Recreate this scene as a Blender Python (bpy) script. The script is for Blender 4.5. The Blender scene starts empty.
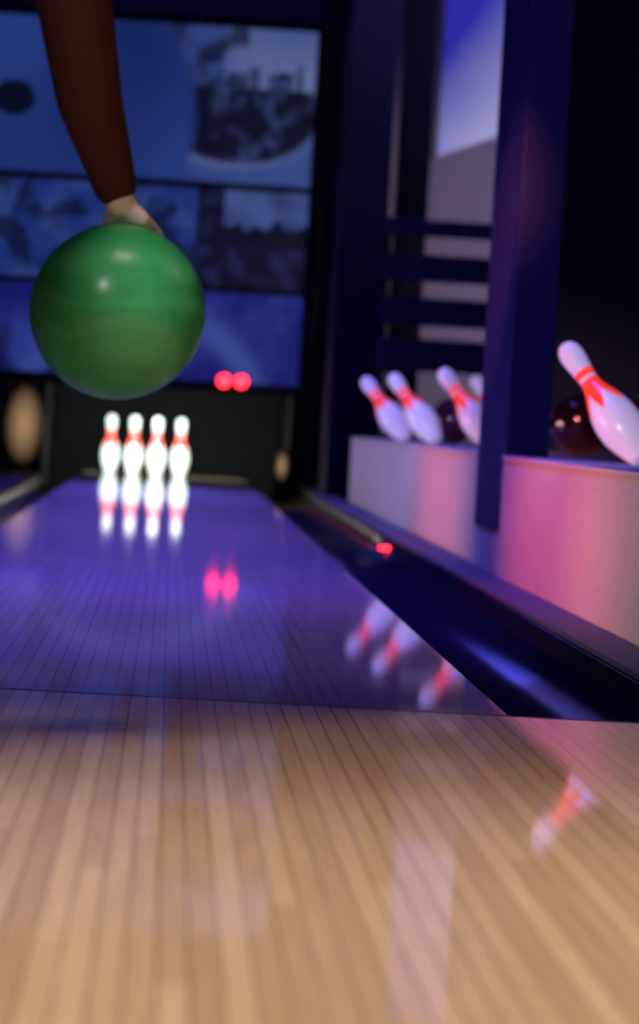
import bpy, bmesh, math, random
from mathutils import Vector, Matrix, noise
random.seed(4)
scene = bpy.context.scene
try:
    scene.view_settings.view_transform = 'Standard'
except Exception: pass
COL = scene.collection

# ---------------------------------------------------------------- helpers
def new_mat(name):
    m = bpy.data.materials.new(name); m.use_nodes = True
    return m, m.node_tree.nodes, m.node_tree.links, m.node_tree.nodes['Principled BSDF']

def plain(name, col, rough=0.5, metal=0.0, emis=None, estr=0.0, noise_amt=0.12, nscale=8.0, coat=0.0, spec=0.5):
    m, N, L, b = new_mat(name)
    tc = N.new('ShaderNodeTexCoord'); nz = N.new('ShaderNodeTexNoise'); nz.inputs['Scale'].default_value = nscale
    nz.inputs['Detail'].default_value = 4
    L.new(tc.outputs['Object'], nz.inputs['Vector'])
    mx = N.new('ShaderNodeMix'); mx.data_type = 'RGBA'
    mx.inputs[6].default_value = (*[c*(1-noise_amt) for c in col], 1)
    mx.inputs[7].default_value = (*[min(1, c*(1+noise_amt)) for c in col], 1)
    L.new(nz.outputs['Fac'], mx.inputs[0]); L.new(mx.outputs[2], b.inputs['Base Color'])
    b.inputs['Roughness'].default_value = rough; b.inputs['Metallic'].default_value = metal
    b.inputs['Coat Weight'].default_value = coat
    b.inputs['Coat Roughness'].default_value = 0.08
    b.inputs['Specular IOR Level'].default_value = spec
    if emis:
        b.inputs['Emission Color'].default_value = (*emis, 1); b.inputs['Emission Strength'].default_value = estr
    return m

def tag(o, label=None, cat=None, kind=None, group=None):
    if label: o['label'] = label
    if cat: o['category'] = cat
    if kind: o['kind'] = kind
    if group: o['group'] = group
    return o

def obj_from_bm(name, bm, mat=None, smooth=False, parent=None, loc=None):
    me = bpy.data.meshes.new(name); bm.normal_update(); bm.to_mesh(me); bm.free()
    o = bpy.data.objects.new(name, me); COL.objects.link(o)
    if mat: me.materials.append(mat)
    if smooth:
        for p in me.polygons: p.use_smooth = True
    if loc: o.location = loc
    if parent: o.parent = parent
    return o

def box(name, x0, x1, y0, y1, z0, z1, mat, bev=0.0, parent=None):
    bm = bmesh.new(); bmesh.ops.create_cube(bm, size=1)
    c = Vector(((x0+x1)/2, (y0+y1)/2, (z0+z1)/2))
    for v in bm.verts: v.co = Vector((v.co.x*(x1-x0), v.co.y*(y1-y0), v.co.z*(z1-z0)))
    if bev: bmesh.ops.bevel(bm, geom=bm.edges[:], offset=bev, segments=2, affect='EDGES', profile=0.7)
    o = obj_from_bm(name, bm, mat)
    pl = parent.location if parent else Vector((0,0,0))
    o.location = c - pl
    if parent: o.parent = parent
    return o

def empty(name, loc):
    e = bpy.data.objects.new(name, None); e.location = loc; e.empty_display_size = 0.1
    COL.objects.link(e); return e

def lathe(name, prof, mat, seg=48, axis='Z'):
    bm = bmesh.new(); rings = []
    for r, z in prof:
        if r < 1e-5: rings.append([bm.verts.new((0,0,z))])
        else: rings.append([bm.verts.new((r*math.cos(2*math.pi*i/seg), r*math.sin(2*math.pi*i/seg), z)) for i in range(seg)])
    for a, b in zip(rings[:-1], rings[1:]):
        for i in range(seg):
            j = (i+1) % seg
            if len(a) == 1 and len(b) > 1: bm.faces.new((a[0], b[j], b[i]))
            elif len(b) == 1 and len(a) > 1: bm.faces.new((a[i], a[j], b[0]))
            elif len(a) > 1: bm.faces.new((a[i], a[j], b[j], b[i]))
    bmesh.ops.recalc_face_normals(bm, faces=bm.faces[:])
    return obj_from_bm(name, bm, mat, True)

# ---------------------------------------------------------------- materials
def wood(name, rough, coat, crough, dark, light, seamstr=0.8, bw=0.0235, sw=0.042, var=0.5):
    m, N, L, b = new_mat(name)
    geo = N.new('ShaderNodeNewGeometry')
    sep = N.new('ShaderNodeSeparateXYZ'); L.new(geo.outputs['Position'], sep.inputs[0])
    def M(op, a, bb=None, c=None):
        n = N.new('ShaderNodeMath'); n.operation = op
        for i, v in enumerate((a, bb, c)):
            if v is None: continue
            if isinstance(v, (int, float)): n.inputs[i].default_value = v
            else: L.new(v, n.inputs[i])
        return n.outputs[0]
    bx = M('DIVIDE', M('ADD', sep.outputs['X'], 10.023), bw)
    fl = M('FLOOR', bx); fr = M('FRACT', bx)
    wn0 = N.new('ShaderNodeTexWhiteNoise'); wn0.noise_dimensions = '1D'; L.new(fl, wn0.inputs['W'])
    yy = M('ADD', M('DIVIDE', sep.outputs['Y'], 1.9), M('MULTIPLY', wn0.outputs['Value'], 7.0))
    fy = M('FLOOR', yy)
    wn = N.new('ShaderNodeTexWhiteNoise'); wn.noise_dimensions = '2D'
    cb = N.new('ShaderNodeCombineXYZ'); L.new(fl, cb.inputs[0]); L.new(fy, cb.inputs[1]); L.new(cb.outputs[0], wn.inputs['Vector'])
    cg = N.new('ShaderNodeCombineXYZ'); L.new(M('MULTIPLY', sep.outputs['X'], 160.0), cg.inputs[0])
    L.new(M('MULTIPLY', sep.outputs['Y'], 4.0), cg.inputs[1]); L.new(M('MULTIPLY', fl, 3.7), cg.inputs[2])
    nz = N.new('ShaderNodeTexNoise'); nz.inputs['Scale'].default_value = 1.0; nz.inputs['Detail'].default_value = 6
    L.new(cg.outputs[0], nz.inputs['Vector'])
    fac = M('ADD', M('MULTIPLY_ADD', wn.outputs['Value'], var, (0.6-var)/2), M('MULTIPLY', M('SUBTRACT', nz.outputs['Fac'], 0.3), 0.8))
    mx = N.new('ShaderNodeMix'); mx.data_type = 'RGBA'; mx.clamp_factor = True
    mx.inputs[6].default_value = (*dark, 1); mx.inputs[7].default_value = (*light, 1)
    L.new(fac, mx.inputs[0])
    d = M('MINIMUM', fr, M('SUBTRACT', 1.0, fr))
    seam = M('LESS_THAN', d, sw)
    e = N.new('ShaderNodeMix'); e.data_type = 'RGBA'; e.inputs[7].default_value = (0.03, 0.014, 0.010, 1)
    sv = M('MULTIPLY', M('ADD', M('MULTIPLY', wn0.outputs['Value'], 0.4), 0.6), seamstr)
    L.new(M('MULTIPLY', seam, sv), e.inputs[0]); L.new(mx.outputs[2], e.inputs[6])
    L.new(e.outputs[2], b.inputs['Base Color'])
    b.inputs['Roughness'].default_value = rough
    b.inputs['Specular IOR Level'].default_value = 0.25
    b.inputs['Coat Weight'].default_value = coat; b.inputs['Coat Roughness'].default_value = crough
    nb = N.new('ShaderNodeTexNoise'); nb.inputs['Scale'].default_value = 9.0; L.new(geo.outputs['Position'], nb.inputs['Vector'])
    bp = N.new('ShaderNodeBump'); bp.inputs['Strength'].default_value = 0.03; bp.inputs['Distance'].default_value = 0.003
    L.new(nb.outputs['Fac'], bp.inputs['Height']); L.new(bp.outputs[0], b.inputs['Normal'])
    return m

m_lane = wood('lane_wood', 0.55, 0.90, 0.04, (0.34, 0.23, 0.19), (0.50, 0.36, 0.31), 0.70, var=0.3)
m_app = wood('approach_wood', 0.55, 0.72, 0.04, (0.50, 0.30, 0.175), (0.86, 0.59, 0.39), 0.80, var=0.48, sw=0.038)
m_navy = plain('navy_paint', (0.017, 0.019, 0.080), 0.6, spec=0.3)
m_navy_dk = plain('dark_navy_paint', (0.005, 0.006, 0.020), 0.7, spec=0.2)
m_black = plain('black_paint', (0.003, 0.003, 0.005), 0.6, spec=0.2)
m_char = plain('charcoal_wall_paint', (0.05, 0.045, 0.038), 0.85, spec=0.2)
m_gutter = plain('gutter_plastic', (0.007, 0.007, 0.015), 0.16, coat=0.0, spec=0.09)
m_cap = plain('capping_grey', (0.085, 0.08, 0.09), 0.5, coat=0.0, spec=0.15)
m_bench = plain('pale_laminate', (0.60, 0.53, 0.46), 0.7, nscale=60, noise_amt=0.22, spec=0.08)
m_lav = plain('lavender_plaster', (0.42, 0.38, 0.42), 0.8, nscale=3)
m_curtain = plain('pit_curtain', (0.0035, 0.004, 0.0045), 0.95, spec=0.1)
m_ceil = plain('ceiling_paint', (0.02, 0.02, 0.04), 0.9)
m_floor2 = plain('dark_floor', (0.03, 0.03, 0.05), 0.6)
m_foul = plain('foul_line_black', (0.02, 0.015, 0.02), 0.3)

# ---------------------------------------------------------------- room
XL, XR, YB, YF, H = -4.0, 4.5, -3.0, 26.0, 3.2
FOUL = 5.09
LX0, LX1 = -0.548, 0.502           # lane edges
tag(box('floor', XL, XR, YB, FOUL, -0.06, 0.0, m_app), 'polished maple approach floor of narrow boards', None, 'structure')
tag(box('floor.001', XL, XR, FOUL, YF, -0.3, -0.16, m_floor2), 'dark sub floor beneath lanes and gutters', None, 'structure')
tag(box('ceiling', XL, XR, YB, YF, H, H+0.1, m_ceil), 'dark painted ceiling', None, 'structure')
tag(box('wall_left', XL-0.1, XL, YB, YF, -0.3, H, m_navy_dk), 'dark navy wall', None, 'structure')
tag(box('wall_right', XR, XR+0.1, YB, YF, -0.3, H, m_char), 'charcoal wall', None, 'structure')
tag(box('wall_back', XL, XR, YF, YF+0.1, -0.3, H, m_navy_dk), 'dark wall behind the pin machines', None, 'structure')
tag(box('wall_front', XL, XR, YB-0.1, YB, -0.3, H, m_char), 'charcoal wall behind the bowlers', None, 'structure')

tag(box('bowling_lane', LX0, LX1, FOUL+0.012, 24.14, -0.06, 0.0, m_lane), 'long glossy maple bowling lane lit blue', 'bowling lane')
tag(box('foul_line', -1.02, 0.92, FOUL, FOUL+0.012, -0.06, 0.0005, m_foul), 'thin dark foul line between approach and lane', 'foul line')

def gutter(x0, x1, label):
    n = 14; bm = bmesh.new(); cx = (x0+x1)/2; hw = (x1-x0)/2
    prof = [(-hw, -0.004)]
    for i in range(n+1):
        a = math.pi*i/n
        prof.append((-(hw-0.006)*math.cos(a), -0.01-0.085*math.sin(a)))
    prof.append((hw, -0.004))
    prof += [(hw, -0.12), (-hw, -0.12)]
    r0 = [bm.verts.new((x, FOUL+0.015, z)) for x, z in prof]; r1 = [bm.verts.new((x, 22.4, z)) for x, z in prof]
    for i in range(len(prof)):
        j = (i+1) % len(prof); bm.faces.new((r0[i], r1[i], r1[j], r0[j]))
    bm.faces.new(r0); bm.faces.new(list(reversed(r1)))
    bmesh.ops.recalc_face_normals(bm, faces=bm.faces[:])
    o = obj_from_bm('gutter', bm, m_gutter, False, loc=(cx, 0, 0))
    for p in o.data.polygons: p.use_smooth = abs(p.normal.y) < 0.5 and p.normal.z > 0.05
    tag(o, label, 'gutter', group='lane gutters')
gutter(LX1, 0.815, 'dark glossy gutter channel beside the lane and pale divider')
gutter(LX0-0.235, LX0, 'dark glossy gutter channel along the other lane edge')
tag(box('lane_capping', 0.817, 0.922, FOUL+0.015, 22.4, -0.12, 0.006, m_cap, 0.003), 'flat grey capping strip between gutter and divider', 'capping strip')
tag(box('lane_capping', LX0-0.40, LX0-0.237, FOUL+0.015, 22.36, -0.12, 0.006, m_black, 0.003), 'flat black capping strip beyond the gutter', 'capping strip')
tag(box('bowling_lane', -2.2, LX0-0.402, FOUL+0.015, 22.36, -0.06, 0.0, m_lane), 'neighbouring glossy maple bowling lane', 'bowling lane')
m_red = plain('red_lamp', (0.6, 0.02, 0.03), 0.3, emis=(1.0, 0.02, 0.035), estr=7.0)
e = empty('red_glint', (0.785, 12.9, -0.045))  # added glowing block that imitates a red reflection on the gutter wall
box('glint_backing', 0.768, 0.808, 12.88, 12.94, -0.045, -0.018, m_black, 0.003, e)
box('glint_face', 0.768, 0.806, 12.868, 12.879, -0.040, -0.024, m_red, 0.003, e)
tag(e, 'small added glowing block imitating a red reflection in the gutter', 'red glint')

BT = 0.34
def divider(name, x0, x1, y0, y1, label):
    e = empty(name, ((x0+x1)/2, (y0+y1)/2, -0.12))
    box('body', x0+0.004, x1, y0+0.004, y1-0.004, -0.12, BT-0.012, m_bench, 0.003, e)
    box('top_panel', x0, x1, y0, y1, BT-0.012, BT, m_bench, 0.003, e)
    tag(e, label, 'divider')
divider('divider_bench', 0.924, 2.3, 5.75, 10.0, 'low pale speckled divider box glowing pink from coloured light')
divider('divider_bench', 0.945, 2.3, 10.94, 18.9, 'low long pale divider box carrying display pins and balls')
tag(box('pillar_plinth', 0.94, 2.3, 10.002, 10.938, -0.12, 0.123, m_bench, 0.003), 'low pale plinth under the blue pillar', 'plinth')
tag(box('pillar', 0.935, 1.055, 10.02, 10.92, 0.123, H, m_navy, 0.006), 'tall navy blue square pillar between pale dividers', 'pillar')

tag(box('wall_side', 1.70, 2.3, 16.9, 17.0, BT, H, m_char), 'charcoal partition wall behind the display shelf', None, 'structure')
tag(box('wall_side', 2.3, XR, 16.9, 17.0, -0.16, H, m_char), 'charcoal partition wall', None, 'structure')

# far right structure ------------------------------------------------
tag(box('pillar', 0.86, 1.12, 19.7, 20.6, -0.16, H, m_navy_dk, 0.006), 'dark navy column at the end of the divider', 'pillar')
tag(box('pillar', 1.20, 1.38, 20.4, 20.6, -0.16, H, m_black, 0.006), 'black column in front of the lavender wall', 'pillar')
tag(box('wall_side', 1.12, 2.9, 21.6, 21.7, -0.16, H, m_lav), 'lavender plaster wall washed by blue light', None, 'structure')
sl = empty('slatted_screen', (1.55, 18.80, BT))
for z0, z1 in ((0.70, 0.87), (0.94, 1.085), (1.17, 1.31), (1.405, 1.49)):
    box('slat', 1.05, 2.05, 18.75, 18.80, z0, z1, m_navy, 0.004, sl)
for x in (1.05, 2.01):
    box('upright', x, x+0.04, 18.805, 18.84, BT, 1.5, m_navy_dk, 0.003, sl)
tag(sl, 'navy painted screen of horizontal slats on the divider', 'screen')
# glowing wall panel with a slanted lower edge
def lightpanel():
    m, N, L, b = new_mat('lightbox_face')
    geo = N.new('ShaderNodeTexCoord'); s = N.new('ShaderNodeSeparateXYZ'); L.new(geo.outputs['Object'], s.inputs[0])
    nz = N.new('ShaderNodeTexNoise'); nz.inputs['Scale'].default_value = 3; L.new(geo.outputs['Object'], nz.inputs['Vector'])
    ad = N.new('ShaderNodeMath'); ad.operation = 'MULTIPLY_ADD'; ad.inputs[1].default_value = -1.5; L.new(s.outputs['X'], ad.inputs[0]); L.new(s.outputs['Z'], ad.inputs[2])
    ad2 = N.new('ShaderNodeMath'); ad2.operation = 'MULTIPLY_ADD'; ad2.inputs[1].default_value = 0.25; L.new(nz.outputs['Fac'], ad2.inputs[0]); L.new(ad.outputs[0], ad2.inputs[2])
    mr = N.new('ShaderNodeMapRange'); L.new(ad2.outputs[0], mr.inputs[0]); mr.inputs[1].default_value = -0.1; mr.inputs[2].default_value = 1.1
    r = N.new('ShaderNodeValToRGB'); L.new(mr.outputs[0], r.inputs[0])
    r.color_ramp.elements[0].color = (0.34, 0.34, 0.56, 1); r.color_ramp.elements[1].color = (0.03, 0.025, 0.38, 1)
    r.color_ramp.elements[0].position = 0.25; r.color_ramp.elements[1].position = 0.95
    L.new(r.outputs[0], b.inputs['Base Color']); L.new(r.outputs[0], b.inputs['Emission Color']); b.inputs['Emission Strength'].default_value = 0.7
    e = empty('wall_light_panel', (1.75, 21.56, 2.1))
    def poly(nm, pts, y0, y1, mat):
        bm = bmesh.new(); a = [bm.verts.new((x, y0, z)) for x, z in pts]; c = [bm.verts.new((x, y1, z)) for x, z in pts]
        bm.faces.new(a); bm.faces.new(list(reversed(c)))
        for i in range(len(pts)):
            j = (i+1) % len(pts); bm.faces.new((a[i], c[i], c[j], a[j]))
        bmesh.ops.recalc_face_normals(bm, faces=bm.faces[:])
        o = obj_from_bm(nm, bm, mat); o.parent = e; return o
    poly('frame', [(-.27, -.10), (.40, .17), (.40, 1.08), (-.27, 1.08)], 0.0, 0.038, m_lav)
    poly('glowing_face', [(-.25, -.06), (.38, .19), (.38, 1.06), (-.25, 1.06)], -0.012, -0.001, m)
    tag(e, 'tall pale blue glowing panel with slanted lower edge', 'light panel')
lightpanel()

# ---------------------------------------------------------------- masking unit (mural)
MY = 22.3
def mural(name, x0, x1, z0, z1, fn, nx, nz, label, estr):
    bm = bmesh.new(); cl = bm.loops.layers.float_color.new('Col')
    cx, cz = (x0+x1)/2, (z0+z1)/2
    V = [[bm.verts.new((x0+(x1-x0)*i/nx-cx, 0, z0+(z1-z0)*j/nz-cz)) for i in range(nx+1)] for j in range(nz+1)]
    for j in range(nz):
        for i in range(nx):
            f = bm.faces.new((V[j][i], V[j][i+1], V[j+1][i+1], V[j+1][i]))
            for l in f.loops:
                c = fn(l.vert.co.x+cx, l.vert.co.z+cz); l[cl] = (*c, 1)
    q = [bm.verts.new((sx*(x1-x0)/2, 0.05, sz*(z1-z0)/2)) for sx, sz in ((-1,-1),(1,-1),(1,1),(-1,1))]
    f = bm.faces.new(q)
    o = obj_from_bm(name, bm, None, loc=(cx, MY, cz))
    m, N, L, b = new_mat(name+'_print')
    at = N.new('ShaderNodeAttribute'); at.attribute_name = 'Col'
    L.new(at.outputs['Color'], b.inputs['Base Color']); L.new(at.outputs['Color'], b.inputs['Emission Color'])
    b.inputs['Emission Strength'].default_value = estr; b.inputs['Roughness'].default_value = 0.5
    o.data.materials.append(m)
    return o
def mix(a, b, t):
    t = max(0, min(1, t)); return tuple(a[i]*(1-t)+b[i]*t for i in range(3))
def nf(x, z, s, o=0): return noise.noise(Vector((x*s+o, z*s, o*1.7)))
def sstep(a, b, x):
    t = max(0, min(1, (x-a)/(b-a))); return t*t*(3-2*t)
DK = (0.002, 0.003, 0.012); BL = (0.011, 0.028, 0.155); GB = (0.050, 0.082, 0.235); MID = (0.013, 0.020, 0.08)
rb = random.Random(7)
bld = [(rb.uniform(-0.45, 0.70), rb.uniform(0.04, 0.12), rb.uniform(-0.03, 0.22)*(1.3 if k % 5 == 0 else 1), rb.uniform(0, 1)) for k in range(46)]
def f_top(x, z):
    c = mix(GB, (0.11, 0.14, 0.29), 0.4+0.9*nf(x, z, 2.2, 3))
    if x < 0.2 and z > 2.1: c = mix(c, BL, 0.65)
    for bx, bw, bh, sh in bld:
        if abs(x-bx) < bw/2 and z < 2.36+bh and z > 2.22: c = mix(c, mix(DK, GB, sh*0.35+0.7*nf(x, z, 22)), 0.8)
    ex, ez = (x-0.30)/0.52, (z-2.30)/0.34
    r = math.sqrt(ex*ex+ez*ez)
    if r < 1.05 and z < 2.44:
        c = mix(mix(DK, GB, max(0, 0.02+0.65*nf(x, z, 7, 7)+0.35*nf(x, z, 20, 2))), c, sstep(0.90, 1.05, r))
    if 1.05 < r < 1.5 and z < 2.2: c = mix(GB, BL, 0.2+nf(x, z, 3))
    if z > 2.58 and x < 0.35: c = mix(c, DK, sstep(-0.05, 0.3, nf(x, z, 5, 30))*0.8)
    d = math.hypot(x+0.98, z-2.2)
    t = 1-sstep(0.98, 1.06, d)
    c = mix(c, mix((0.018, 0.048, 0.20), (0.006, 0.014, 0.09), 0.35+0.7*nf(x, z, 1.5, 9)+0.25*(1-d)), t)
    h = math.hypot((x+1.08)/0.13, (z-2.30)/0.11)
    if h < 1: c = DK
    return c
def f_mid(x, z):
    c = mix(BL, (0.03, 0.055, 0.20), 0.3+1.2*nf(x, z, 6, 5)+0.6*nf(x, z, 16, 3))
    c = mix(c, DK, 0.75*sstep(0.05, 0.4, nf(x, z, 6, 15)+0.4*nf(x, z, 18, 15)))
    if x > 0.08: c = mix(DK, MID, 0.2+0.9*nf(x, z, 12, 2))
    if 0.25 < x < 0.78 and z > 1.48: c = mix(GB, MID, 0.2+0.8*nf(x, z, 7, 1))
    if 0.25 < x < 0.78 and 1.46 < z < 1.60+0.08*nf(x, z, 14, 6): c = DK
    return c
def f_low(x, z):
    c = mix((0.008, 0.010, 0.12), (0.026, 0.044, 0.25), 0.25+1.1*nf(x, z, 2.3, 8)+0.3*nf(x, z, 12, 8))
    d = abs(math.hypot(x+0.2, z-0.3)-0.75)
    c = mix((0.035, 0.055, 0.24), c, sstep(0.02, 0.14, d))
    if x < -0.6: c = mix(c, DK, 0.5*sstep(0.0, 0.35, nf(x, z, 6, 19)))
    return c
mu = empty('mural_board', (-0.6, MY, 0.6))
def addm(o, nm):
    o.name = nm; o.location = o.location - mu.location; o.parent = mu
addm(mural('mural_panel', -2.0, 0.77, 1.85, 2.81, f_top, 300, 120, '', 0.85), 'printed_panel')
addm(mural('mural_panel', -2.0, 0.77, 1.205, 1.81, f_mid, 260, 70, '', 0.8), 'printed_panel')
addm(mural('mural_panel', -2.0, 0.77, 0.62, 1.175, f_low, 240, 60, '', 0.9), 'printed_panel')
for z0, z1 in ((0.56, 0.62), (1.175, 1.205), (1.81, 1.85), (2.81, 2.86)):
    box('frame_rail', -2.06, 0.83, MY-0.03, MY+0.06, z0, z1, m_navy_dk, 0.004, mu)
box('frame_rail', 0.77, 0.83, MY-0.035, MY+0.06, 0.56, 2.86, m_navy_dk, 0.004, mu)
box('frame_rail', -2.06, -2.0, MY-0.035, MY+0.06, 0.56, 2.86, m_navy_dk, 0.004, mu)
tag(mu, 'backlit blue mural board with city skyline and giant ball print', 'mural')
tag(box('header_beam', -2.06, 0.85, MY-0.05, MY+0.1, 2.87, H, m_navy, 0.004), 'navy header beam above the mural', 'beam')
tag(box('wall_pit', 0.86, 1.19, MY-0.1, MY+0.0, -0.16, H, m_navy_dk), 'dark navy wall strip beside the mural', None, 'structure')

for k, x in enumerate((0.31, 0.415)):
    e = empty('indicator_lamp', (x, MY-0.055, 0.63))
    o = lathe('lamp_lens', [(0, 0.035), (0.02, 0.031), (0.034, 0.018), (0.04, 0)], m_red, 24); o.rotation_euler = (math.pi/2, 0, 0); o.parent = e
    o = lathe('lamp_housing', [(0, -0.024), (0.047, -0.024), (0.047, 0.006), (0.041, 0.006), (0.041, 0)], m_black, 24); o.rotation_euler = (math.pi/2, 0, 0); o.parent = e
    tag(e, 'round glowing red indicator lamp on the mural board', 'lamp', group='red indicator lamps')

tag(box('pit_curtain', -0.78, 0.73, 24.15, 24.20, -0.16, 0.9, m_curtain, 0.005), 'dark grey padded curtain behind the pins', 'curtain')
for x0, x1 in ((-0.86, -0.79), (0.745, 0.815)):
    tag(box('kickback_plate', x0, x1, 22.45, 24.6, -0.16, 0.9, m_black, 0.005), 'black upright side board of the pin pit', 'side board', group='pit side boards')
# amber lamps with a soft falloff toward the ends of the lens
def amber():
    m, N, L, b = new_mat('amber_lens')
    tc = N.new('ShaderNodeTexCoord'); mp = N.new('ShaderNodeMapping'); L.new(tc.outputs['Generated'], mp.inputs['Vector'])
    mp.inputs['Location'].default_value = (-1, 0, -1); mp.inputs['Scale'].default_value = (2, 0, 2)
    g = N.new('ShaderNodeTexGradient'); g.gradient_type = 'SPHERICAL'; L.new(mp.outputs[0], g.inputs[0])
    mm = N.new('ShaderNodeMath'); mm.operation = 'MULTIPLY'; mm.inputs[1].default_value = 0.48; L.new(g.outputs['Fac'], mm.inputs[0])
    b.inputs['Base Color'].default_value = (0.04, 0.025, 0.015, 1)
    b.inputs['Emission Color'].default_value = (0.85, 0.52, 0.26, 1); L.new(mm.outputs[0], b.inputs['Emission Strength'])
    return m
m_amb = amber()
for (x, z0, z1, w) in ((-0.91, 0.04, 0.54, 0.24), (0.70, 0.03, 0.22, 0.08)):
    e = empty('pit_lamp', (x, 22.42, -0.16))
    box('lamp_housing', x-w/2-0.01, x+w/2+0.01, 22.405, 22.44, -0.16, z1+0.01, m_black, 0.003, e)
    box('lamp_lens', x-w/2, x+w/2, 22.375, 22.404, z0, z1, m_amb, 0.013, e)
    tag(e, 'small upright amber lamp at the pit side board', 'lamp', group='amber pit lamps')

# ---------------------------------------------------------------- pins
def pin_mat(name, glow, glowred, gc):
    m, N, L, b = new_mat(name)
    tc = N.new('ShaderNodeTexCoord'); s = N.new('ShaderNodeSeparateXYZ'); L.new(tc.outputs['Object'], s.inputs[0])
    def M(op, a, bb=None, c=None):
        n = N.new('ShaderNodeMath'); n.operation = op
        for i, v in enumerate((a, bb, c)):
            if v is None: continue
            if isinstance(v, (int, float)): n.inputs[i].default_value = v
            else: L.new(v, n.inputs[i])
        return n.outputs[0]
    z = s.outputs['Z']
    ang = M('ARCTAN2', s.outputs['Y'], s.outputs['X'])
    tri = M('PINGPONG', M('MULTIPLY', ang, 6/math.pi), 1.0)
    low = M('ADD', M('MULTIPLY', tri, 0.062), 0.152)
    crown = M('MULTIPLY', M('GREATER_THAN', z, low), M('LESS_THAN', z, 0.258))
    band = M('MULTIPLY', M('GREATER_THAN', z, 0.266), M('LESS_THAN', z, 0.286))
    red = M('MAXIMUM', crown, band)
    mx = N.new('ShaderNodeMix'); mx.data_type = 'RGBA'
    mx.inputs[6].default_value = (0.80, 0.80, 0.84, 1); mx.inputs[7].default_value = (0.80, 0.015, 0.02, 1)
    L.new(red, mx.inputs[0]); L.new(mx.outputs[2], b.inputs['Base Color'])
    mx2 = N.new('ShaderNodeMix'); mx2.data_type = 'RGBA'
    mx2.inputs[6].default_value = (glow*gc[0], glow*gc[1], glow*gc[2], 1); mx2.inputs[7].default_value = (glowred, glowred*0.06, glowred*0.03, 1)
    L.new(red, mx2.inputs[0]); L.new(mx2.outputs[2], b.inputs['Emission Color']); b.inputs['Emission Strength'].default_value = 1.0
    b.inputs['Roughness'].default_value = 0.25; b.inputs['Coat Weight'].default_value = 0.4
    return m
m_pin = pin_mat('pin_plastic', 0.24, 0.75, (0.75, 0.58, 1.0))  # violet emission put in for the coloured light on the display pins
m_pin_deck = pin_mat('glow_lit_pin_plastic', 0.95, 1.5, (0.78, 1.0, 0.84))  # emission adds pit-light brightness and a green tint to the deck pins
key = [(0, 0.0), (0.0245, 0.0), (0.0285, 0.004), (0.036, 0.019), (0.0495, 0.057), (0.0578, 0.086), (0.0605, 0.114), (0.0578, 0.149),
       (0.0470, 0.186), (0.0350, 0.216), (0.0265, 0.236), (0.0235, 0.254), (0.0240, 0.270), (0.0275, 0.298), (0.0315, 0.325),
       (0.0324, 0.343), (0.030, 0.360), (0.0225, 0.374), (0.012, 0.380), (0, 0.381)]
def pin_proto(mat):
    o = lathe('bowling_pin', key, mat, 40)
    sub = o.modifiers.new('sub', 'SUBSURF'); sub.levels = 1; sub.render_levels = 1
    return o
protos = {}
def pin(loc, lean=0.0, leany=0.0, label='', group='', mat=m_pin):
    if mat.name not in protos: o = protos[mat.name] = pin_proto(mat)
    else:
        o = protos[mat.name].copy(); COL.objects.link(o)
    R = Matrix.Rotation(leany, 4, 'X') @ Matrix.Rotation(-lean, 4, 'Y')
    zmin = min((R @ v.co).z for v in o.data.vertices)
    o.matrix_world = Matrix.Translation(Vector(loc) - Vector((0, 0, zmin))) @ R
    tag(o, label, 'bowling pin', group=group)
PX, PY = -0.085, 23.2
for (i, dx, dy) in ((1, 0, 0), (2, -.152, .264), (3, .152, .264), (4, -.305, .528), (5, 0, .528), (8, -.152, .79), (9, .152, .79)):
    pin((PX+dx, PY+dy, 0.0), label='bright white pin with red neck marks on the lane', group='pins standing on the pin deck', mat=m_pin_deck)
for x, y, lx, ly in ((1.045, 16.0, 30, -39), (1.10, 14.9, 30, -37), (1.195, 13.3, 31, -34), (1.18, 8.95, 31, -31), (1.57, 16.3, 33, -20)):
    pin((x, y, BT), math.radians(lx), math.radians(ly), label='white display pin with red crown marks, leaning, on the divider', group='leaning display pins on the divider')

# ---------------------------------------------------------------- balls
def ball_mat(name, c1, c2, rough=0.12, scale=3.0, stretch=(1,1,1), coat=0.2, spec=0.5, crough=0.1):
    m, N, L, b = new_mat(name)
    tc = N.new('ShaderNodeTexCoord'); mp = N.new('ShaderNodeMapping'); mp.inputs['Scale'].default_value = stretch
    mp.inputs['Rotation'].default_value = (0.3, 0.5, 0.2)
    nz = N.new('ShaderNodeTexNoise'); nz.inputs['Scale'].default_value = scale; nz.inputs['Detail'].default_value = 6; nz.inputs['Distortion'].default_value = 1.2
    L.new(tc.outputs['Object'], mp.inputs['Vector']); L.new(mp.outputs[0], nz.inputs['Vector'])
    r = N.new('ShaderNodeValToRGB'); r.color_ramp.elements[0].position = 0.30; r.color_ramp.elements[1].position = 0.75
    r.color_ramp.elements[0].color = (*c1, 1); r.color_ramp.elements[1].color = (*c2, 1)
    L.new(nz.outputs['Fac'], r.inputs[0]); L.new(r.outputs[0], b.inputs['Base Color'])
    b.inputs['Roughness'].default_value = rough; b.inputs['Coat Weight'].default_value = coat; b.inputs['Coat Roughness'].default_value = crough
    b.inputs['Specular IOR Level'].default_value = spec
    return m
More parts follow.
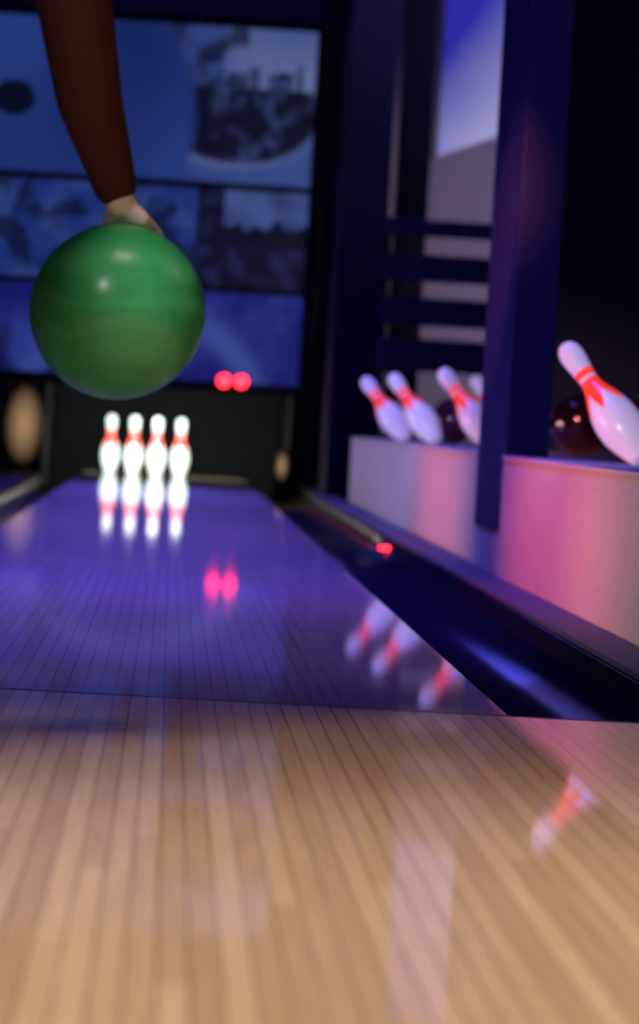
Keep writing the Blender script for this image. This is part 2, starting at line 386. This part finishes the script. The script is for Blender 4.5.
def ball(loc, mat, label, group=None, holes=(0.3, -0.6, 0.9)):
    bm = bmesh.new(); bmesh.ops.create_icosphere(bm, subdivisions=6, radius=0.108)
    hd = Vector(holes).normalized(); t = hd.orthogonal().normalized(); bt = hd.cross(t)
    hs = [(hd + t*0.12 + bt*0.13).normalized(), (hd - t*0.12 + bt*0.13).normalized(), (hd - bt*0.45).normalized()]
    for v in bm.verts:
        d = v.co.normalized()
        for h in hs:
            a = d.angle(h)*0.108
            if a < 0.0125: v.co = v.co * 0.72
    o = obj_from_bm('bowling_ball', bm, mat, True, loc=loc)
    tag(o, label, 'bowling ball', group=group); return o
m_green = ball_mat('green_ball', (0.022, 0.36, 0.11), (0.11, 0.60, 0.23), 0.40, 6, (1, 1, 3), 0.5, 0.25, 0.24)
m_blk = ball_mat('black_ball', (0.006, 0.003, 0.005), (0.020, 0.004, 0.009), 0.14, coat=0.5)
m_redb = ball_mat('red_ball', (0.60, 0.01, 0.015), (0.80, 0.03, 0.03), 0.15)
m_pur = ball_mat('purple_ball', (0.035, 0.008, 0.04), (0.14, 0.02, 0.08), 0.12, coat=0.5)
BC = Vector((-0.074, 4.44, 0.523))
ball(BC, m_green, 'marbled green bowling ball held in a swinging hand', holes=(0.1, 0.99, 0.1))
ball((1.40, 12.3, BT+0.108), m_blk, 'glossy black bowling ball resting on the divider beside a pin', 'display balls on the divider')
ball((1.33, 17.0, BT+0.108), m_pur, 'dark purple bowling ball resting behind leaning pins', 'display balls on the divider')
ball((1.15, 18.0, BT+0.108), m_pur, 'dark purple bowling ball resting behind leaning pins', 'display balls on the divider')
ball((1.47, 10.9, BT+0.108), m_redb, 'deep red bowling ball resting on the divider', 'display balls on the divider')

# ---------------------------------------------------------------- person
def chainmesh(name, chains, mat, voxel, smooth_it=4):
    bm = bmesh.new()
    def sph(p, r):
        bmesh.ops.create_uvsphere(bm, u_segments=20, v_segments=12, radius=r, matrix=Matrix.Translation(p))
    def seg(a, b, ra, rb):
        d = b-a; Ld = d.length
        if Ld < 1e-6: return
        q = d.to_track_quat('Z', 'Y').to_matrix().to_4x4()
        bmesh.ops.create_cone(bm, cap_ends=True, segments=20, radius1=ra, radius2=rb, depth=Ld, matrix=Matrix.Translation((a+b)/2) @ q)
    for ch in chains:
        pts = [(Vector(p), r) for p, r in ch]
        for p, r in pts: sph(p, r)
        for (a, ra), (b, rb_) in zip(pts[:-1], pts[1:]): seg(a, b, ra, rb_)
    o = obj_from_bm(name, bm, None)
    md = o.modifiers.new('r', 'REMESH'); md.mode = 'VOXEL'; md.voxel_size = voxel; md.adaptivity = 0
    ms = o.modifiers.new('s', 'SMOOTH'); ms.factor = 0.5; ms.iterations = smooth_it
    dg = bpy.context.evaluated_depsgraph_get()
    me = bpy.data.meshes.new_from_object(o.evaluated_get(dg))
    o.modifiers.clear(); o.data = me; me.materials.clear(); me.materials.append(mat)
    for p in me.polygons: p.use_smooth = True
    return o
m_skin = plain('skin', (0.88, 0.70, 0.66), 0.5, nscale=20, noise_amt=0.06)
m_shirt = plain('brown_knit', (0.068, 0.019, 0.021), 0.9, nscale=120, noise_amt=0.25, spec=0.15)
m_trous = plain('dark_denim', (0.02, 0.025, 0.05), 0.85, nscale=150, noise_amt=0.3)
m_hair = plain('dark_hair', (0.02, 0.012, 0.01), 0.6)
m_shoe = plain('shoe_leather', (0.5, 0.1, 0.08), 0.4)

UA = 70
u = Vector((math.cos(math.radians(UA)), math.sin(math.radians(UA)), 0)); v_ = Vector((math.cos(math.radians(UA-90)), math.sin(math.radians(UA-90)), 0)); Zv = Vector((0, 0, 1))
def Q(a, b, r):
    a, b = math.radians(a), math.radians(b)
    return BC + ((u*math.sin(a) + Zv*math.cos(a))*math.cos(b) + v_*math.sin(b)).normalized()*r
W = Vector((-0.078, 4.454, 0.657)); E = Vector((-0.150, 4.29, 0.915)); S = Vector((-0.235, 4.15, 1.20))
F1 = Vector((-0.121, 4.375, 0.775))
chains = [[(S, 0.058), (E, 0.041), (F1, 0.035), (W, 0.020)]]
for b, r in ((-12, .0095), (-4, .010), (4, .0098), (11, .009)):
    chains.append([(W, 0.0150), (Q(10, b*0.75, .1195), .0105), (Q(28, b, .1175), r)])
for b, ls, r0, ins in ((-13, (21, 13, 10), .0078, 0), (-4, (23, 15, 10), .0082, 1), (4.5, (21, 14, 10), .0078, 1), (12, (17, 11, 9), .0070, 0)):
    a = 28; pts = [(Q(a, b, .1180), r0+.001)]
    a += ls[0]; pts.append((Q(a, b*1.1, .1180), r0+.0004))
    a += ls[1]; pts.append((Q(a, b*1.1, .116 if not ins else .113), r0-.0004))
    a += ls[2]; pts.append((Q(a, b*1.1, .1155 if not ins else .100), r0-.0012))
    chains.append(pts)
chains.append([(W, .0150), (Q(18, -14, .119), .0115), (Q(32, -26, .117), .0102), (Q(43, -35, .116), .0090), (Q(51, -41, .115), .0080)])
NK = Vector((-0.40, 4.20, 1.30)); SL = Vector((-0.575, 4.20, 1.24)); PV = Vector((-0.46, 3.86, 0.84)); CH = Vector((-0.42, 4.08, 1.14)); WA = Vector((-0.45, 3.95, 0.98))
HD = Vector((-0.40, 4.36, 1.47))
torso = [[(S, .06), (NK, .06), (SL, .06)], [(S+Vector((.0,0,0)), .06), (CH, .12), (WA, .105), (PV, .11)], [(SL, .06), (CH, .12)],
         [(CH+Vector((-.07,0,0)), .10), (WA+Vector((-.045,0,0)), .095), (PV+Vector((-.06,0,0)), .10)], [(CH+Vector((.06,0,0)), .10), (WA+Vector((.045,0,0)), .095), (PV+Vector((.05,0,0)), .10)]]
chains += [[(p, r-0.008) for p, r in c] for c in torso]
chains.append([(NK, .055), (NK+Vector((0, .08, .07)), .050), (HD+Vector((0, -.02, -.03)), .06)])
chains += [[(HD+Vector((0,-.02,.03)), .082), (HD+Vector((0,.015,.0)), .076), (HD+Vector((0,.045,-.07)), .045)],
           [(HD+Vector((0,.088,.02)), .008), (HD+Vector((0,.108,-.02)), .012)],
           [(HD+Vector((-.018,.088,-.052)), .007), (HD+Vector((.018,.088,-.052)), .007)],
           [(HD+Vector((.078,-.01,.01)), .014), (HD+Vector((.078,-.012,-.02)), .010)], [(HD+Vector((-.078,-.01,.01)), .014), (HD+Vector((-.078,-.012,-.02)), .010)]]
EL = Vector((-0.84, 4.10, 1.12)); WL = Vector((-1.06, 4.16, 1.20)); HL = Vector((-1.13, 4.19, 1.215))
chains.append([(SL, .055), (EL, .040), (WL, .025), (HL, .024)])
for k, (dy, ln) in enumerate(((.033, .062), (.011, .072), (-.011, .068), (-.032, .053))):
    b0 = HL+Vector((-.015, dy, .0)); chains.append([(HL, .018), (b0, .011), (b0+Vector((-ln*.6, dy*.2, .0)), .0088), (b0+Vector((-ln, dy*.3, -.018)), .0078)])
chains.append([(WL, .018), (WL+Vector((-.03, .045, -.005)), .013), (WL+Vector((-.065, .072, -.015)), .010)])
HR_ = PV+Vector((.07, 0, -.04)); HL_ = PV+Vector((-.12, 0, -.04))
KR = Vector((-0.50, 3.62, 0.44)); AR = Vector((-0.56, 3.28, 0.13)); KL = Vector((-0.60, 4.22, 0.50)); AL = Vector((-0.60, 4.14, 0.10))
legs = [[(HR_, .095), (KR, .062), (AR, .042)], [(HL_, .095), (KL, .062), (AL, .042)]]
chains += [[(p, r-.008) for p, r in c] for c in legs]
chains += [[(AL, .034), (AL+Vector((0, .14, -.055)), .028)], [(AR, .034), (AR+Vector((0, .10, -.085)), .028)]]
person = chainmesh('person', chains, m_skin, 0.0035, 3)
tag(person, 'person in brown long sleeves swinging a green bowling ball', 'person')
shirt = chainmesh('shirt', torso + [[(S, .064), (E, .0475), (F1, .0405), (W+Vector((-.008, -.009, .021)), .0275)], [(SL, .064), (EL, .049), (WL, .033)]], m_shirt, 0.006, 3)
shirt.parent = person; shirt['label'] = 'reddish brown long sleeved top'
tr = chainmesh('trousers', [[(p, r) for p, r in c] for c in legs] + [[(PV, .115), (PV+Vector((-.06,0,0)), .105), (PV+Vector((.05,0,0)), .105)]], m_trous, 0.009, 4); tr.parent = person
hair = chainmesh('hair', [[(HD+Vector((0,-.03,.045)), .083), (HD+Vector((0,-.045,.0)), .075), (HD+Vector((0,-.05,-.05)), .055)]], m_hair, 0.007, 3); hair.parent = person
for A, dz, d in ((AL, -.06, (0, .17, -.065)), (AR, -.085, (0, .12, -.095))):
    sh = chainmesh('shoe', [[(A+Vector((0,-.01,dz+.02)), .038), (A+Vector(d), .034)]], m_shoe, 0.006, 3); sh.parent = person

# ---------------------------------------------------------------- lights
def area(name, loc, tgt, sx, sy, col, power, spread=180):
    l = bpy.data.lights.new(name, 'AREA'); l.shape = 'RECTANGLE'; l.size = sx; l.size_y = sy; l.color = col; l.energy = power
    l.spread = math.radians(spread)
    o = bpy.data.objects.new(name, l); COL.objects.link(o); o.location = loc
    d = Vector(tgt)-Vector(loc); o.rotation_euler = d.to_track_quat('-Z', 'Y').to_euler(); return o
def spot(name, loc, tgt, col, power, ang=40, blend=0.6, rad=0.1):
    l = bpy.data.lights.new(name, 'SPOT'); l.color = col; l.energy = power; l.spot_size = math.radians(ang); l.spot_blend = blend; l.shadow_soft_size = rad
    o = bpy.data.objects.new(name, l); COL.objects.link(o); o.location = loc
    d = Vector(tgt)-Vector(loc); o.rotation_euler = d.to_track_quat('-Z', 'Y').to_euler(); return o
area('approach_light', (0.6, 1.75, 3.1), (0.6, 1.7501, 0), 3.4, 4.5, (1.0, 0.87, 0.74), 62, 46)
area('lane_blue_light', (-0.1, 12.2, 3.15), (-0.1, 12.201, 0), 0.9, 9, (0.10, 0.09, 1.0), 240, 50)
area('lane_far_blue_light', (-0.1, 18.5, 3.1), (-0.1, 18.501, 0), 0.9, 3.5, (0.10, 0.09, 1.0), 110, 40)
area('lane_near_light', (-0.4, 6.6, 3.1), (-0.4, 6.601, 0), 1.4, 2.4, (0.20, 0.16, 1.0), 24, 50)
spot('pink_floor_spot', (2.6, 5.2, 2.6), (1.0, 4.2, 0.0), (1.0, 0.32, 0.52), 75, 44, 1.0)
area('far_blue_light', (1.3, 18.5, 3.0), (1.7, 21.6, 1.9), 1.2, 0.5, (0.30, 0.28, 1.0), 18)
spot('wall_wash', (2.2, 19.6, 1.3), (1.7, 21.6, 1.1), (1.0, 0.80, 1.0), 34, 80)
area('pin_light', (-0.05, 22.55, 0.80), (-0.05, 23.5, 0.10), 1.2, 0.15, (0.82, 1.0, 0.88), 18, 110)
# added unseen area lights, long and low, washing the divider fronts
def wash(name, y, ln, col, power, spread=30, z=0.42):
    l = bpy.data.lights.new(name, 'AREA'); l.shape = 'RECTANGLE'; l.size = ln; l.size_y = 0.12; l.color = col; l.energy = power; l.spread = math.radians(spread)
    o = bpy.data.objects.new(name, l); COL.objects.link(o); o.location = (-2.1, y, z)
    X = Vector((0, 1, 0)); Z = -(Vector((0.93, y, 0.20))-Vector((-2.1, y, z))).normalized(); Y = Z.cross(X)
    o.rotation_euler = Matrix((X, Y, Z)).transposed().to_euler()
wash('divider_wash', 7.2, 2.0, (1.0, 0.82, 0.70), 1.4)
wash('divider_wash_far', 15.2, 8.0, (1.0, 0.80, 0.84), 5.4)
wash('divider_pink', 8.6, 2.4, (1.0, 0.13, 0.11), 5.0, 30)
wash('divider_pink_far', 12.6, 2.0, (1.0, 0.14, 0.15), 3.4, 34)
spot('display_spot', (-0.6, 5.6, 1.3), (1.08, 9.0, 0.5), (1.0, 0.74, 0.84), 220, 11, 0.6)
spot('display_spot_ball', (-0.2, 8.2, 1.9), (1.45, 11.6, 0.48), (1.0, 0.22, 0.26), 560, 14, 0.6)
spot('display_spot_far', (-0.6, 10.6, 1.8), (1.05, 14.9, 0.5), (0.55, 0.40, 1.0), 360, 20, 0.6)
spot('blue_pillar_spot', (-0.5, 6.5, 2.8), (1.0, 10.0, 1.7), (0.16, 0.18, 1.0), 130, 42, 0.8)
spot('ball_spot', (-1.1, 2.2, 2.0), (-0.1, 4.44, 0.40), (1.0, 0.97, 0.92), 140, 20, 0.7, 0.24)
w = bpy.data.worlds.new('world'); scene.world = w; w.use_nodes = True
w.node_tree.nodes['Background'].inputs[0].default_value = (0.02, 0.02, 0.06, 1); w.node_tree.nodes['Background'].inputs[1].default_value = 0.5

# ---------------------------------------------------------------- camera
cd = bpy.data.cameras.new('camera'); cam = bpy.data.objects.new('camera', cd); COL.objects.link(cam)
cd.sensor_fit = 'VERTICAL'; cd.sensor_height = 36; cd.lens = 3600/1024*36
yaw, pitch, roll = math.atan(152.9/3600), math.atan(88.3/3600), math.radians(3.3)
R = Matrix.Rotation(-yaw, 4, 'Z') @ Matrix.Rotation(math.pi/2-pitch, 4, 'X') @ Matrix.Rotation(roll, 4, 'Z')
cam.matrix_world = Matrix.Translation((0, 0, 0.40)) @ R
cd.clip_end = 100
cd.dof.use_dof = True; cd.dof.focus_distance = 5.7; cd.dof.aperture_fstop = 6.0
scene.camera = cam
